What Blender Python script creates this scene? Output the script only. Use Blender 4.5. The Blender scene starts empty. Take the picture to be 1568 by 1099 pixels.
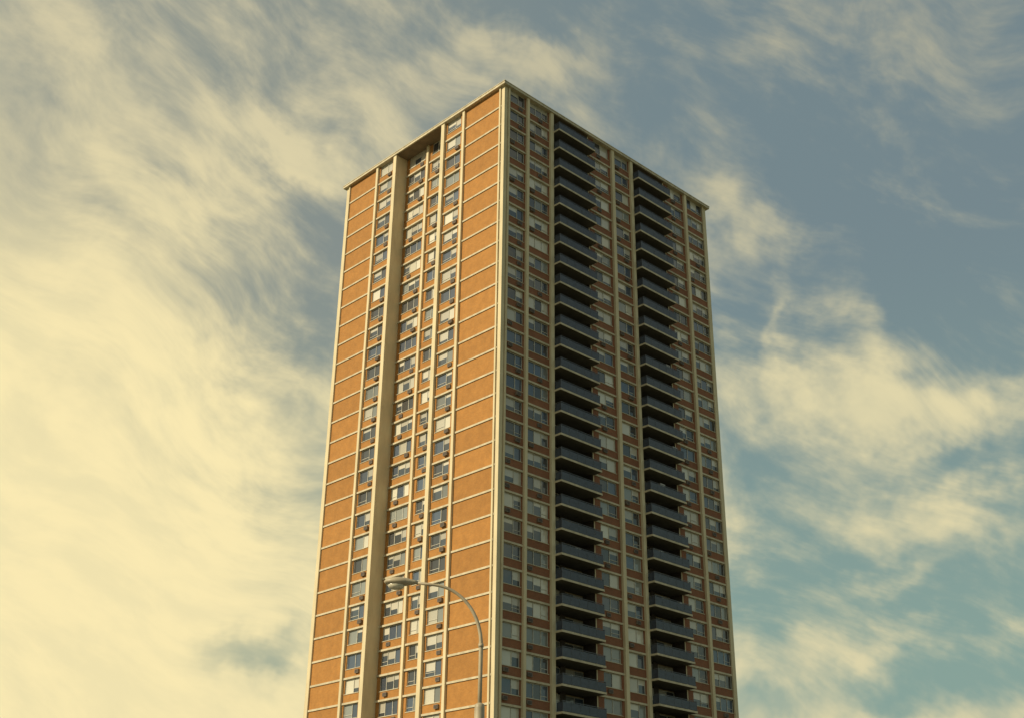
import bpy, bmesh, math, random
from mathutils import Vector, Matrix
ZOOM = None
random.seed(7)
scene = bpy.context.scene
scene.view_settings.view_transform = 'Standard'
scene.view_settings.look = 'None'
scene.view_settings.exposure = 0

# ------------------------------------------------------------------ materials
def new_mat(name):
    m = bpy.data.materials.new(name); m.use_nodes = True
    nt = m.node_tree
    return m, nt, nt.nodes['Principled BSDF']
def N(nt, t, **kw):
    n = nt.nodes.new(t)
    for k, v in kw.items():
        if k in ('operation','blend_type','data_type','noise_dimensions','vector_type','rotation_type','interpolation_type','attribute_name','clamp'):
            setattr(n, k, v)
    return n
def mottled(name, c1, c2, scale=1.5, rough=0.85, bump=0.15, streak=True):
    m, nt, b = new_mat(name)
    tc = N(nt,'ShaderNodeTexCoord')
    mp = N(nt,'ShaderNodeMapping'); mp.inputs['Scale'].default_value = (1,1,0.25 if streak else 1)
    nt.links.new(tc.outputs['Object'], mp.inputs[0])
    no = N(nt,'ShaderNodeTexNoise'); no.inputs['Scale'].default_value = scale; no.inputs['Detail'].default_value = 4; no.inputs['Roughness'].default_value=.65
    nt.links.new(mp.outputs[0], no.inputs['Vector'])
    r = N(nt,'ShaderNodeValToRGB')
    r.color_ramp.elements[0].position=.32; r.color_ramp.elements[0].color=(*c2,1)
    r.color_ramp.elements[1].position=.62; r.color_ramp.elements[1].color=(*c1,1)
    nt.links.new(no.outputs[0], r.inputs[0]); nt.links.new(r.outputs[0], b.inputs['Base Color'])
    b.inputs['Roughness'].default_value = rough
    return m
def brick_mat(name, c1, c2, cm):
    m, nt, b = new_mat(name)
    tc = N(nt,'ShaderNodeTexCoord'); sx = N(nt,'ShaderNodeSeparateXYZ'); nt.links.new(tc.outputs['Object'], sx.inputs[0])
    ad = N(nt,'ShaderNodeMath', operation='ADD'); nt.links.new(sx.outputs[0], ad.inputs[0]); nt.links.new(sx.outputs[1], ad.inputs[1])
    cx = N(nt,'ShaderNodeCombineXYZ'); nt.links.new(ad.outputs[0], cx.inputs[0]); nt.links.new(sx.outputs[2], cx.inputs[1])
    br = N(nt,'ShaderNodeTexBrick'); nt.links.new(cx.outputs[0], br.inputs['Vector'])
    br.inputs['Scale'].default_value=1; br.inputs['Brick Width'].default_value=.24; br.inputs['Row Height'].default_value=.085
    br.inputs['Mortar Size'].default_value=.008
    br.inputs['Color1'].default_value=(*c1,1); br.inputs['Color2'].default_value=(*c2,1); br.inputs['Mortar'].default_value=(*cm,1)
    no = N(nt,'ShaderNodeTexNoise'); no.inputs['Scale'].default_value=.9; no.inputs['Detail'].default_value=4; no.inputs['Roughness'].default_value=.7
    nt.links.new(tc.outputs['Object'], no.inputs['Vector'])
    mr = N(nt,'ShaderNodeMapRange'); mr.inputs[1].default_value=.3; mr.inputs[2].default_value=.7; mr.inputs[3].default_value=.84; mr.inputs[4].default_value=1.1
    nt.links.new(no.outputs[0], mr.inputs[0])
    at = N(nt,'ShaderNodeAttribute', attribute_name='shade')
    mm = N(nt,'ShaderNodeMath', operation='MULTIPLY'); nt.links.new(mr.outputs[0], mm.inputs[0]); nt.links.new(at.outputs['Fac'], mm.inputs[1])
    vm = N(nt,'ShaderNodeVectorMath', operation='SCALE'); nt.links.new(br.outputs[0], vm.inputs[0]); nt.links.new(mm.outputs[0], vm.inputs['Scale'])
    nt.links.new(vm.outputs[0], b.inputs['Base Color'])
    b.inputs['Roughness'].default_value=.9
    return m
def plain(name, c, rough=.5, metal=0, coat=0):
    m, nt, b = new_mat(name)
    tc = N(nt,'ShaderNodeTexCoord'); no = N(nt,'ShaderNodeTexNoise'); no.inputs['Scale'].default_value=3; no.inputs['Detail'].default_value=3
    nt.links.new(tc.outputs['Object'], no.inputs['Vector'])
    mr = N(nt,'ShaderNodeMapRange'); mr.inputs[1].default_value=.3; mr.inputs[2].default_value=.7; mr.inputs[3].default_value=.75; mr.inputs[4].default_value=1.15
    nt.links.new(no.outputs[0], mr.inputs[0])
    vm = N(nt,'ShaderNodeVectorMath', operation='SCALE'); vm.inputs[0].default_value=c; nt.links.new(mr.outputs[0], vm.inputs['Scale'])
    nt.links.new(vm.outputs[0], b.inputs['Base Color'])
    b.inputs['Roughness'].default_value=rough; b.inputs['Metallic'].default_value=metal; b.inputs['Coat Weight'].default_value=coat
    return m
M = {}
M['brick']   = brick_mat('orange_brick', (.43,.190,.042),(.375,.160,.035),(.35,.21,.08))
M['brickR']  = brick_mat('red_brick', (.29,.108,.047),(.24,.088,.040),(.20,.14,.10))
M['conc']    = mottled('painted_concrete', (.68,.59,.40),(.56,.48,.32), .8)
M['concwall']= mottled('stained_concrete', (.50,.41,.27),(.38,.30,.20), .7)
M['slab']    = mottled('slab_edge_concrete', (.60,.53,.39),(.44,.39,.28), 1.3)
M['roof']    = mottled('roof_gravel', (.3,.28,.24),(.2,.19,.17), 2, streak=False)
M['frame']   = plain('window_frame_paint', (.56,.54,.48), .45)
M['rail']    = plain('rail_metal', (.12,.13,.155), .4, .3)
M['panel']   = plain('rail_panel', (.046,.060,.092), .35)
M['ac']      = plain('ac_unit_metal', (.20,.17,.14), .5)
M['dark']    = plain('recess_shade_and_grille', (.085,.068,.058), .8)  # shade inside the loggias put into the wall colour; AC grilles use it too
M['soff']    = mottled('shaded_soffit_concrete', (.13,.12,.11),(.09,.083,.078), .8)  # shade under the balconies put into the slab colour, darker than its edges
M['roofsoff']= mottled('shaded_roof_soffit', (.22,.17,.115),(.16,.125,.085), .8)  # shade below the roof overhang put into the soffit colour
m, nt, b = new_mat('window_pane')
at = N(nt,'ShaderNodeAttribute', attribute_name='col')
nt.links.new(at.outputs['Color'], b.inputs['Base Color'])
b.inputs['Roughness'].default_value=.55
b.inputs['Coat Weight'].default_value=1; b.inputs['Coat Roughness'].default_value=.03; b.inputs['Coat IOR'].default_value=1.75
tc=N(nt,'ShaderNodeTexCoord'); no=N(nt,'ShaderNodeTexNoise'); no.inputs['Scale'].default_value=.7; nt.links.new(tc.outputs['Object'],no.inputs['Vector'])
bp=N(nt,'ShaderNodeBump'); bp.inputs['Strength'].default_value=.08; bp.inputs['Distance'].default_value=.1; nt.links.new(no.outputs[0],bp.inputs['Height']); nt.links.new(bp.outputs[0],b.inputs['Coat Normal'])
M['pane']=m

# ------------------------------------------------------------------ builders
class B:
    def __init__(s): s.v=[]; s.f=[]; s.c=[]
parts = {}
def box(part, T, a0,a1, o0,o1, z0,z1, col=None):
    p = parts.setdefault(part, B())
    i = len(p.v)
    for (a,o,z) in ((a0,o0,z0),(a1,o0,z0),(a1,o1,z0),(a0,o1,z0),(a0,o0,z1),(a1,o0,z1),(a1,o1,z1),(a0,o1,z1)):
        p.v.append(T(a,o,z))
    for q in ((0,3,2,1),(4,5,6,7),(0,1,5,4),(1,2,6,5),(2,3,7,6),(3,0,4,7)):
        p.f.append(tuple(i+k for k in q)); p.c.append(col)
def build(name, part, mat, parent):
    p = parts.pop(part)
    me = bpy.data.meshes.new(name); me.from_pydata(p.v, [], p.f)
    if any(c is not None for c in p.c):
        if isinstance(p.c[0], float):
            at = me.attributes.new('shade','FLOAT','FACE')
            at.data.foreach_set('value', [c if c is not None else 1.0 for c in p.c])
        else:
            at = me.attributes.new('col','FLOAT_COLOR','FACE')
            fl=[]
            for c in p.c: fl += [*c,1.0]
            at.data.foreach_set('color', fl)
    bm = bmesh.new(); bm.from_mesh(me); bmesh.ops.recalc_face_normals(bm, faces=bm.faces); bm.to_mesh(me); bm.free()
    me.materials.append(mat)
    o = bpy.data.objects.new(name, me); scene.collection.objects.link(o); o.parent = parent
    return o
def empty(name, loc=(0,0,0)):
    o = bpy.data.objects.new(name, None); scene.collection.objects.link(o); o.location = loc; return o

# ------------------------------------------------------------------ tower
W, D = 40.2, 32.6           # right face along +X, left face along +Y
H = 99.6; FH = 2.8; NF = 35
ROOF_BOT = H - 0.42
def floors():
    for k in range(NF):
        yield k, ROOF_BOT - 0.05 - (k+1)*FH
faces = {
 'L0': lambda a,o,z: (-o, a, z),
 'R0': lambda a,o,z: (a, -o, z),
 'L1': lambda a,o,z: (W+o, D-a, z),
 'R1': lambda a,o,z: (W-a, D+o, z),
}
def sh(): return random.uniform(.92,1.07)
def pane_colour():
    r = random.random()
    if r < .24:
        v = random.uniform(.42,.68); return (v, v*.95, v*.80)
    if r < .42:
        v = random.uniform(.14,.28); return (v*.9, v*.98, v*.95)
    if r < .70:
        v = random.uniform(.010,.035); return (v*.8, v*.95, v*1.2)
    v = random.uniform(.04,.09); return (v*.5, v*.85, v*1.5)  # blue of the reflected sky put into the pane's base colour
def window(T, a0,a1, base, z0,z1, split=(.5,), side='r'):
    g = base-0.17
    f = .055
    box('frame',T,a0,a1,g-.04,g+.07,z0,z0+f); box('frame',T,a0,a1,g-.04,g+.07,z1-f,z1)
    box('frame',T,a0,a0+f,g-.035,g+.065,z0+f,z1-f); box('frame',T,a1-f,a1,g-.035,g+.065,z0+f,z1-f)
    xs = [a0] + [a0+(a1-a0)*s for s in split] + [a1]
    base_col = pane_colour()
    for i in range(len(xs)-1):
        x0,x1 = xs[i],xs[i+1]
        if i>0: box('frame',T,x0-.035,x0+.035,g-.03,g+.06,z0+f,z1-f)
        c = base_col if random.random()<.5 else pane_colour()
        dr = random.random()
        if dr<.33:
            zz = z0+(z1-z0)*random.uniform(.3,.75)
            v = random.uniform(.35,.62)
            box('pane',T,x0,x1,g-.06,g+.0,zz,z1,(v,v*.94,v*.8))
            d = random.uniform(.02,.06)
            box('pane',T,x0,x1,g-.06,g+.0,z0,zz,(d*.6,d,d*1.5))  # lower glass darkened, with reflected sky blue put into its colour
        else:
            box('pane',T,x0,x1,g-.06,g,z0,z1,c)
    if random.random()<.55:
        s0,s1 = (xs[-2],xs[-1]) if side=='r' else (xs[0],xs[1])
        box('frame',T,s0+.03,s1-.03,g-.02,g+.055,z0+.42,z0+.47)
    box('sill',T,a0-.05,a1+.05,g-.02,base+.06,z0-.07,z0-.002)
def ac(T, a, base, z):
    w=.66; h=.42; d=random.uniform(.12,.32)
    box('ac',T,a,a+w,base-.1,base+d,z,z+h)
    box('acg',T,a+.05,a+w-.05,base+d-.01,base+d+.012,z+.05,z+h-.05)
def brick(T,a0,a1,base,z0,z1,kind='brick'):
    box(kind,T,a0,a1,base-.3,base,z0,z1,sh())
def fin(T,a,w,base,out,z0=0.0,z1=None,part='conc',inner=None):
    box(part,T,a-w/2,a+w/2,base-.32 if inner is None else inner,base+out,z0,z1 or ROOF_BOT+.02)

BAL=((8.45,15.1),(23.92,30.6))
for suf in ('0','1'):
    TL, TR = faces['L'+suf], faces['R'+suf]
    rec = 1.6
    fin(TL,7.45,.42,0,.30); fin(TL,11.45,.62,0,.36,inner=-rec-.3); fin(TL,21.45,.62,0,.36,inner=-rec-.3); fin(TL,25.45,.42,0,.30)
    fin(TL,16.5,.42,-rec,.30)
    box('roofsoff',TL,11.77,21.13,-1.62,.28,ROOF_BOT-.05,ROOF_BOT-.004)  # thin sheet under the roof, coloured with the recess shade
    for k,zf in floors():
        zt = zf+FH
        top = zt-.13 if k>0 else ROOF_BOT
        for (a0,a1,base) in ((.45,7.24,0),(7.66,11.14,0),(21.76,25.24,0),(25.66,D-.45,0)):
            box('slab',TL,a0,a1,base-.3,base+.11,zf-.12,zf+.10)
        for (a0,a1) in ((11.76,16.29),(16.71,21.14)):
            box('slab',TL,a0,a1,-rec-.3,-rec+.16,zf-.12,zf+.10)
        z0 = zf+.10
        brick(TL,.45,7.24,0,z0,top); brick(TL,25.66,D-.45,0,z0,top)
        for (a0,a1,base,kind) in ((7.66,11.14,0,'w'),(21.76,25.24,0,'w'),(11.76,16.29,-rec,'n'),(16.71,21.14,-rec,'n')):
            s = z0+.88
            brick(TL,a0,a1,base,z0,s)
            if kind=='w':
                w0,w1 = a0+.55,a1-.25; sp=(.42,)
            else:
                w0,w1 = a0+.5,a1-.5; sp=(.3,.68)
            brick(TL,a0,w0,base,s,top); brick(TL,w1,a1,base,s,top)
            window(TL,w0,w1,base,s+.07,top-.02,sp)
            if random.random()<.75: ac(TL, w0+.1 if kind=='w' else w0+random.choice((.3,1.9)), base, z0+.28)
    for a,w in ((3.9,.40),(8.15,.55),(19.85,.55),(23.65,.50),(35.3,.50)):
        fin(TR,a,w,0,.34)
    for k,zf in floors():
        zt=zf+FH; top = zt-.13 if k>0 else ROOF_BOT
        z0=zf+.10; s=z0+.92
        wb = ((.62,3.7),(4.1,7.87),(20.13,23.4),(35.55,W-.62))
        for (a0,a1) in wb:
            box('slab',TR,a0,a1,-.3,.10,zf-.12,zf+.10)
            brick(TR,a0,a1,0,z0,s,'brickR')
            w0,w1 = a0+.18,a1-.18
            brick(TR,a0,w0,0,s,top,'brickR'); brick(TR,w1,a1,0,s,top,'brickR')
            window(TR,w0,w1,0,s+.07,top-.02,(.36,.7) if a1-a0>3.5 else (.6,))
            if random.random()<.6: ac(TR, w0+random.choice((.2,1.6)), 0, z0+.3)
        for (a0,a1) in ((BAL[0][1]+.15,19.57),(BAL[1][1]+.15,35.05)):
            box('slab',TR,a0,a1,-.3,.10,zf-.12,zf+.10)
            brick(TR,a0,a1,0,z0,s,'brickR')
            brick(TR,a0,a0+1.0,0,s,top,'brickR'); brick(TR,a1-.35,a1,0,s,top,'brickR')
            window(TR,a0+1.0,a1-.35,0,s+.07,top-.02,(.5,))
            if random.random()<.5: ac(TR, a0+1.6, 0, z0+.3)
        for (a0,a1) in BAL:
            po = 1.30
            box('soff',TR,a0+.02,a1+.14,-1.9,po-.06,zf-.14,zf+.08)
            box('slab',TR,a0+.015,a1+.145,po-.059,po,zf-.143,zf+.083)
            box('slab',TR,a0-.03,a0+.019,.345,po-.06,zf-.143,zf+.083)
            box('slab',TR,a1+.141,a1+.19,.0,po-.06,zf-.143,zf+.083)
            n=5; st=(a1+.06-(a0+.06))/n
            for i in range(n+1):
                x=a0+.08+i*st*(1-.004)
                box('rail',TR,x-.025,x+.025,po-.09,po-.04,zf+.08,zf+1.14)
            for i in range(n):
                x=a0+.08+i*st
                box('panel',TR,x+.045,x+st-.045,po-.075,po-.055,zf+.14,zf+1.06,)
            box('rail',TR,a0+.04,a1+.12,po-.10,po-.03,zf+1.14,zf+1.19)
            for e in (a0+.06,a1+.10):
                box('rail',TR,e-.02,e+.02,.35,po-.10,zf+1.13,zf+1.18)
                box('panel',TR,e-.008,e+.008,.36,po-.12,zf+.14,zf+1.06)
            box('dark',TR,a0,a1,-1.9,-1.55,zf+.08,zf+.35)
            window(TR,a0+.4,a0+2.6,-1.5,zf+.35,zt-.35,(.5,))
            window(TR,a0+3.4,a1-.4,-1.5,zf+.95,zt-.35,(.5,))
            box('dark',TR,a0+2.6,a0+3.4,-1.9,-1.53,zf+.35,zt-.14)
            if random.random()<.4:
                x=random.uniform(a0+1,a1-1.2); v=random.uniform(.05,.5)
                box('pane',TR,x,x+random.uniform(.4,.9),po-.7,po-.3,zf+.08,zf+random.uniform(.7,1.5),(v,v*.9,v*.75))
    for a0,a1 in BAL:
        box('conc',TR,a1,a1+.15,-1.95,.02,0,ROOF_BOT+.015)
        box('dark',TR,a1-.03,a1-.002,-1.9,-.02,0,ROOF_BOT-.01)  # loggia side linings, their shade put in as dark colour
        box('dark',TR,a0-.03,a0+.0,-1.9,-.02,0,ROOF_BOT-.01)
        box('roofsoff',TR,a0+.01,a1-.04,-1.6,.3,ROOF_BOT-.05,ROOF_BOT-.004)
I = lambda a,o,z:(a,o,z)
z1=ROOF_BOT+.01
box('core',I,1.9,W-1.9,1.9,D-1.9,0,z1)
for (y0,y1) in ((.3,11.5),(21.4,D-.3)):
    box('core',I,.3,1.92,y0,y1,0,z1-.004); box('core',I,W-1.92,W-.3,y0,y1,0,z1-.004)
for (x0,x1) in ((1.91,8.3),(BAL[0][1]+.1,23.8),(BAL[1][1]+.1,W-1.91)):
    box('core',I,x0,x1,.3,1.92,0,z1-.006)
    box('core',I,W-x1,W-x0,D-1.92,D-.3,0,z1-.006)
for (cx,sx) in ((0,1),(W,-1)):
    for (cy,sy) in ((0,1),(D,-1)):
        x0,x1=sorted((cx-sx*.06,cx+sx*.46)); y0,y1=sorted((cy-sy*.06,cy+sy*.46))
        box('conc',I,x0,x1,y0,y1,0,ROOF_BOT+.02)
        x0,x1=sorted((cx-sx*.20,cx+sx*.3)); y0,y1=sorted((cy+sy*.56,cy+sy*.80))
        box('conc',I,x0,x1,y0,y1,0,ROOF_BOT+.02)
        x0,x1=sorted((cx+sx*.56,cx+sx*.80)); y0,y1=sorted((cy-sy*.20,cy+sy*.3))
        box('conc',I,x0,x1,y0,y1,0,ROOF_BOT+.02)
ov=.5
box('conc2',I,-ov,W+ov,-ov,D+ov,ROOF_BOT,H-.10)
box('conc2',I,-ov-.05,W+ov+.05,-ov-.05,D+ov+.05,H-.10,H)
box('roofg',I,0,W,0,D,H,H+.03)
box('conc2',I,14,26,10,22,H+.03,H+4.2)
box('conc2',I,13.8,26.2,9.8,22.2,H+4.2,H+4.45)

tower = empty('apartment_tower')
for nm,pt,mt in (('gable_brick_panels','brick','brick'),('facade_brick_spandrels','brickR','brickR'),('concrete_piers','conc','conc'),
                 ('floor_slab_edges','slab','slab'),('window_frames','frame','frame'),('window_panes','pane','pane'),('window_sills','sill','slab'),
                 ('ac_units','ac','ac'),('ac_grilles','acg','dark'),('balcony_rails','rail','rail'),('balcony_panels','panel','panel'),
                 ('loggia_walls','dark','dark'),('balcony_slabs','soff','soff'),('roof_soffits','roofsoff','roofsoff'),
                 ('structural_core','core','concwall'),('roof_slab','conc2','slab'),('roof_gravel','roofg','roof')):
    build(nm,pt,M[mt],tower)

# ------------------------------------------------------------------ camera
f = 1870.8
def unit(v): v=Vector(v); return v.normalized()
U = unit((51,3876,-f)); Lv = Vector((-1983.6,-876.8,-f)); Lv=(Lv-U*Lv.dot(U)).normalized(); Rv = Lv.cross(U).normalized()
if Rv.x<0: Rv=-Rv
corner = Vector((-ov-.06,-ov-.06,H))
P0 = Vector((-11,427.5,-f)); k = (H-1.6)/U.dot(P0); P0*=k
rot = Matrix((tuple(Rv),tuple(Lv),tuple(U)))
cam_d = bpy.data.cameras.new('camera'); cam = bpy.data.objects.new('camera',cam_d); scene.collection.objects.link(cam)
C = corner - rot@P0
cam.matrix_world = Matrix.Translation(C) @ rot.to_4x4()
cam_d.sensor_width=36; cam_d.lens=36*f/1568; cam_d.clip_end=6000; cam_d.clip_start=.1
scene.camera = cam
if ZOOM:
    px,py,zz=ZOOM
    cam_d.lens*=zz; cam_d.shift_x=(px-784)/1568*zz; cam_d.shift_y=(549.5-py)/1568*zz

# ------------------------------------------------------------------ street lamp
heading = Vector((.6885,.7253,0)); right = Vector((.7253,-.6885,0))
Cg = Vector((C.x,C.y,0))
base = Cg + heading*27.0 - right*.60
lamp = empty('street_lamp', base)
M['lamp']=mottled('lamp_steel',(.42,.36,.25),(.30,.25,.175),3,rough=.5,streak=False)
M['lens']=plain('lamp_lens',(.6,.55,.42),.2)
def tube(name, pts, radii, mat, parent, seg=16):
    bm=bmesh.new(); rings=[]
    for i,p in enumerate(pts):
        t=(pts[min(i+1,len(pts)-1)]-pts[max(i-1,0)]).normalized()
        s=t.cross(Vector((heading.x,heading.y,0))).normalized(); q=t.cross(s).normalized()
        rings.append([bm.verts.new(p+(s*math.cos(2*math.pi*j/seg)+q*math.sin(2*math.pi*j/seg))*radii[i]) for j in range(seg)])
    for a,b2 in zip(rings,rings[1:]):
        for j in range(seg): bm.faces.new((a[j],a[(j+1)%seg],b2[(j+1)%seg],b2[j]))
    bm.faces.new(rings[0]); bm.faces.new(rings[-1])
    bmesh.ops.recalc_face_normals(bm,faces=bm.faces)
    me=bpy.data.meshes.new(name); bm.to_mesh(me); bm.free()
    for p in me.polygons: p.use_smooth=True
    me.materials.append(mat); o=bpy.data.objects.new(name,me); scene.collection.objects.link(o); o.parent=parent; return o
Zv=Vector((0,0,1))
tube('lower_pole',[Zv*z for z in (0,.02,3,6.28,6.35,6.38)],[.15,.15,.125,.11,.10,.05],M['lamp'],lamp)
tube('base_flange',[Zv*z for z in (0,.35,.4)],[.22,.2,.16],M['lamp'],lamp)
arm=[Zv*6.2, Zv*7.0, Zv*7.62]
n=16
for i in range(1,n+1):
    t=i/n*math.radians(85)
    arm.append(Zv*(7.62+1.35*math.sin(t)) - right*(1.17*(1-math.cos(t))))
last=arm[-1]; arm.append(last-right*.48+Zv*.05)
tube('curved_arm',arm,[.046]*3+[.042-.010*i/n for i in range(1,n+1)]+[.032],M['lamp'],lamp)
tube('pole_collar',[Zv*7.58,Zv*7.66],[.058,.058],M['lamp'],lamp)
hs=arm[-1]-right*(-.08)
prof=[(0,.04,.04),(.06,.07,.055),(.16,.095,.075),(.26,.15,.10),(.42,.18,.115),(.58,.165,.10),(.69,.11,.07),(.75,.03,.02)]
bm=bmesh.new(); rings=[]
for (d,w,h) in prof:
    c=hs-right*d+Zv*(.01*d)
    rings.append([bm.verts.new(c+heading*(w*math.cos(2*math.pi*j/20))+Zv*((h if math.sin(2*math.pi*j/20)>0 else h*.75)*math.sin(2*math.pi*j/20))) for j in range(20)])
for a,b2 in zip(rings,rings[1:]):
    for j in range(20): bm.faces.new((a[j],a[(j+1)%20],b2[(j+1)%20],b2[j]))
bm.faces.new(rings[0]); bm.faces.new(rings[-1]); bmesh.ops.recalc_face_normals(bm,faces=bm.faces)
me=bpy.data.meshes.new('lamp_head'); bm.to_mesh(me); bm.free()
for p in me.polygons: p.use_smooth=True
me.materials.append(M['lamp']); o=bpy.data.objects.new('lamp_head',me); scene.collection.objects.link(o); o.parent=lamp
bm=bmesh.new(); bmesh.ops.create_uvsphere(bm,u_segments=20,v_segments=12,radius=1)
me=bpy.data.meshes.new('lamp_lens'); bm.to_mesh(me); bm.free()
for p in me.polygons: p.use_smooth=True
me.materials.append(M['lens']); o=bpy.data.objects.new('lamp_lens',me); scene.collection.objects.link(o); o.parent=lamp
o.location=hs-right*.47-Zv*.07; o.scale=(.19,.13,.10); o.rotation_euler=(0,0,math.atan2(right.y,right.x))

# ------------------------------------------------------------------ ground
def sheet(name, pts, z, mat):
    me=bpy.data.meshes.new(name); me.from_pydata([(x,y,z) for x,y in pts],[],[tuple(range(len(pts)))]); me.materials.append(mat)
    o=bpy.data.objects.new(name,me); scene.collection.objects.link(o); return o
S=3000
sheet('ground',[(-S,-S),(S,-S),(S,S),(-S,S)],-.13,mottled('dry_grass',(.11,.10,.045),(.07,.075,.03),.6,streak=False))
def strip(p0,dirv,side,l0,l1,s0,s1): return [tuple((p0+dirv*l+side*s).xy) for l,s in ((l0,s0),(l1,s0),(l1,s1),(l0,s1))]
sheet('road',strip(Cg,right,heading,-400,400,6,24),-.126,mottled('asphalt',(.06,.058,.055),(.04,.04,.04),4,streak=False))
me_l=[]
for i in range(-40,40): me_l.append(strip(Cg,right,heading,i*9,i*9+3,14.93,15.07))
vv=[];ff=[]
for q in me_l:
    i=len(vv); vv+= [(x,y,-.122) for x,y in q]; ff.append((i,i+1,i+2,i+3))
me=bpy.data.meshes.new('lane_markings'); me.from_pydata(vv,[],ff); me.materials.append(plain('road_paint',(.7,.68,.6),.7)); o=bpy.data.objects.new('lane_markings',me); scene.collection.objects.link(o)
for nm,s0,s1 in (('pavement',24,30),('pavement',-2,6)):
    q=strip(Cg,right,heading,-400,400,s0,s1)
    me=bpy.data.meshes.new(nm); me.from_pydata([(x,y,-.2) for x,y in q]+[(x,y,0) for x,y in q],[],[(4,5,6,7),(0,1,5,4),(1,2,6,5),(2,3,7,6),(3,0,4,7)])
    me.materials.append(mottled('pavement_concrete',(.34,.32,.28),(.25,.24,.21),2,streak=False)); o=bpy.data.objects.new(nm,me); scene.collection.objects.link(o)

# ------------------------------------------------------------------ sun
sun_az_vec = Vector((-.93,.30,0)).normalized(); el=math.radians(31)
S_ = (sun_az_vec*math.cos(el)+Zv*math.sin(el))
sd=bpy.data.lights.new('sun','SUN'); sd.energy=4.5; sd.angle=math.radians(1.0); sd.color=(1,.86,.58)
so=bpy.data.objects.new('sun',sd); scene.collection.objects.link(so); so.rotation_euler=S_.to_track_quat('Z','Y').to_euler()

# ------------------------------------------------------------------ sky
w=bpy.data.worlds.new('World'); scene.world=w; w.use_nodes=True; nt=w.node_tree
for n_ in list(nt.nodes): nt.nodes.remove(n_)
out=N(nt,'ShaderNodeOutputWorld'); bg=N(nt,'ShaderNodeBackground'); bg.inputs[1].default_value=.1; nt.links.new(bg.outputs[0],out.inputs[0])
sky=N(nt,'ShaderNodeTexSky'); sky.sky_type='NISHITA'; sky.sun_disc=False; sky.sun_elevation=el; sky.sun_rotation=math.atan2(S_.x,S_.y)
sky.dust_density=3; sky.air_density=1.2
tc=N(nt,'ShaderNodeTexCoord'); dirv=tc.outputs['Generated']
def lk(a,b): nt.links.new(a,b)
def math_(op,a,b=None,c=None,clamp=False):
    n=N(nt,'ShaderNodeMath',operation=op); n.use_clamp=clamp
    for i,v in enumerate((a,b,c)):
        if v is None: continue
        if isinstance(v,(int,float)): n.inputs[i].default_value=v
        else: lk(v,n.inputs[i])
    return n.outputs[0]
def dot(v,src=None):
    n=N(nt,'ShaderNodeVectorMath',operation='DOT_PRODUCT'); lk(src or dirv,n.inputs[0]); n.inputs[1].default_value=v; return n.outputs['Value']
az=math_('MULTIPLY',math_('ARCTAN2',dot(right),dot(heading)),5.7296)
elv=math_('MULTIPLY',math_('ARCSINE',dot((0,0,1))),5.7296)
cx=N(nt,'ShaderNodeCombineXYZ'); lk(az,cx.inputs[0]); lk(elv,cx.inputs[1]); P=cx.outputs[0]
def noise(vec,scale,detail=6,rough=.55,dist=0):
    n=N(nt,'ShaderNodeTexNoise'); n.noise_dimensions='2D'; lk(vec,n.inputs['Vector']); n.inputs['Scale'].default_value=scale; n.inputs['Detail'].default_value=detail; n.inputs['Roughness'].default_value=rough; n.inputs['Distortion'].default_value=dist; return n
def warp(vec,scale,amt,detail=4,rough=.5):
    n=noise(vec,scale,detail,rough)
    s=N(nt,'ShaderNodeVectorMath',operation='SUBTRACT'); lk(n.outputs['Color'],s.inputs[0]); s.inputs[1].default_value=(.5,.5,.5)
    c=N(nt,'ShaderNodeVectorMath',operation='SCALE'); lk(s.outputs[0],c.inputs[0]); c.inputs['Scale'].default_value=amt
    a=N(nt,'ShaderNodeVectorMath',operation='ADD'); lk(c.outputs[0],a.inputs[0]); lk(vec,a.inputs[1]); return a.outputs[0]
Pw=warp(P,1.0,.45,1,.45)
def mapping(vec,loc,rotz,scale,typ='TEXTURE'):
    n=N(nt,'ShaderNodeMapping'); n.vector_type=typ; lk(vec,n.inputs[0]); n.inputs['Location'].default_value=loc; n.inputs['Rotation'].default_value=(0,0,math.radians(rotz)); n.inputs['Scale'].default_value=scale; return n.outputs[0]
def smooth(v,a,b,c=0,d=1):
    n=N(nt,'ShaderNodeMapRange'); n.interpolation_type='SMOOTHSTEP'; lk(v,n.inputs[0])
    for i,x in enumerate((a,b,c,d)): n.inputs[i+1].default_value=x
    return n.outputs[0]
broad=noise(mapping(Pw,(1.3,.4,0),-24,(1.35,.85,1)),1.25,6,.6).outputs[0]
wisp=noise(mapping(Pw,(3,1,0),-26,(1.5,.5,1)),3.0,4,.6).outputs[0]
lowleft=math_('ADD',az,math_('MULTIPLY',elv,.6))
calm=smooth(lowleft,-1.3,.3,.22,1.0)
D_=math_('MULTIPLY',math_('ADD',math_('MULTIPLY',math_('SUBTRACT',broad,.5),2.1),math_('MULTIPLY',math_('SUBTRACT',wisp,.5),1.15)),calm)
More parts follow.
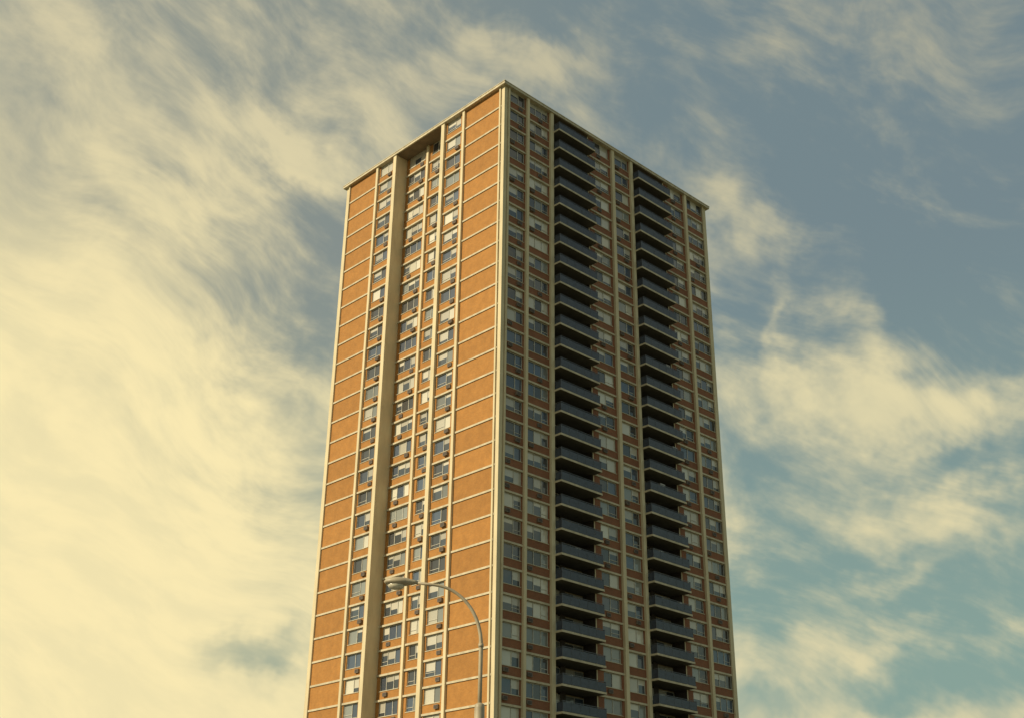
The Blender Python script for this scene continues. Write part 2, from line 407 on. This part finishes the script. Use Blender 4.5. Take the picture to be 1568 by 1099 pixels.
blobs=[ # az, el, sx, sy, rot, amp (degrees)
 (-25,17,17,18,0,1.05),(-9,10,10,8,0,.5),
 (-11.2,11.9,3.0,1.2,0,-.95),(-11.5,30.5,5,3.6,-15,-.45),(-8.5,37.6,7,2.0,14,.6),(.5,39.5,4.0,1.1,-12,.7),
 (-12,34.4,3.6,.8,-22,.7),(12.0,32,2.8,1.3,-35,.6),(14.8,23.9,3.0,1.5,-12,.65),(21.3,22.4,4.0,1.5,-4,.9),
 (11,24.0,2.0,2.2,0,.35),(10.3,18.3,1.5,3.6,0,.7),(20.4,17.4,4.0,1.1,0,.8),(18,15,2.2,.7,18,.5),
 (18,12.4,10,.8,5,.5),(16.5,8.4,9,1.3,3,.9),(21.5,31,9,5,0,-.5),(14.5,15.6,3.2,1.5,0,-.45),(13,38,6,2.0,25,.25),
 (13.7,27,.5,2.2,-12,.35),(18,25.6,.9,2.4,6,.4),(4,42,12,1.8,0,-.3),(21,19.8,6,.8,0,-.35),(14.5,29,3.5,1.6,0,-.3),
 (-22,36,8,1.2,-28,.35),(-20,32,7,.9,-24,.35),
]
Pb=warp(P,2.2,.45,4,.6)
for (a,e,sx,sy,r,am) in blobs:
    a/=10; e/=10; sx/=10; sy/=10; r=math.radians(r); c_,s_=math.cos(r),math.sin(r)
    e1=math_('ADD',dot((c_/sx,s_/sx,0),Pb),-(c_*a+s_*e)/sx)
    e2=math_('ADD',dot((-s_/sy,c_/sy,0),Pb),-(-s_*a+c_*e)/sy)
    q=math_('MULTIPLY_ADD',e2,e2,math_('MULTIPLY',e1,e1))
    D_=math_('MULTIPLY_ADD',math_('POWER',.4066,q),am,D_)
cloud=smooth(D_,-.36,1.05)
def mix(f_,a,b,bt='MIX'):
    n=N(nt,'ShaderNodeMix'); n.data_type='RGBA'; n.blend_type=bt
    if isinstance(f_,(int,float)): n.inputs[0].default_value=f_
    else: lk(f_,n.inputs[0])
    for i,v in ((6,a),(7,b)):
        if isinstance(v,tuple): n.inputs[i].default_value=(*v,1)
        else: lk(v,n.inputs[i])
    return n.outputs[2]
high=smooth(elv,1.0,3.2); rightf=smooth(az,-1.8,1.2)
blue=mix(high,(2.4,3.6,3.0),(1.85,2.5,2.65))
blue=mix(rightf,mix(high,(3.6,4.1,2.9),(2.7,3.0,2.6)),blue)
cl=mix(smooth(elv,2.2,4.0),mix(rightf,(9.4,8.1,4.5),(7.4,6.7,4.1)),mix(rightf,(6.4,5.8,3.8),(5.0,4.7,3.3)))
skyc=mix(.12,blue,sky.outputs[0])
tone=mix(smooth(wisp,.3,.7),(.93,.94,.96),(1.02,1.01,1.0))
cl=mix(1.0,cl,tone,'MULTIPLY')
final=mix(cloud,skyc,cl)
lk(final,bg.inputs[0])
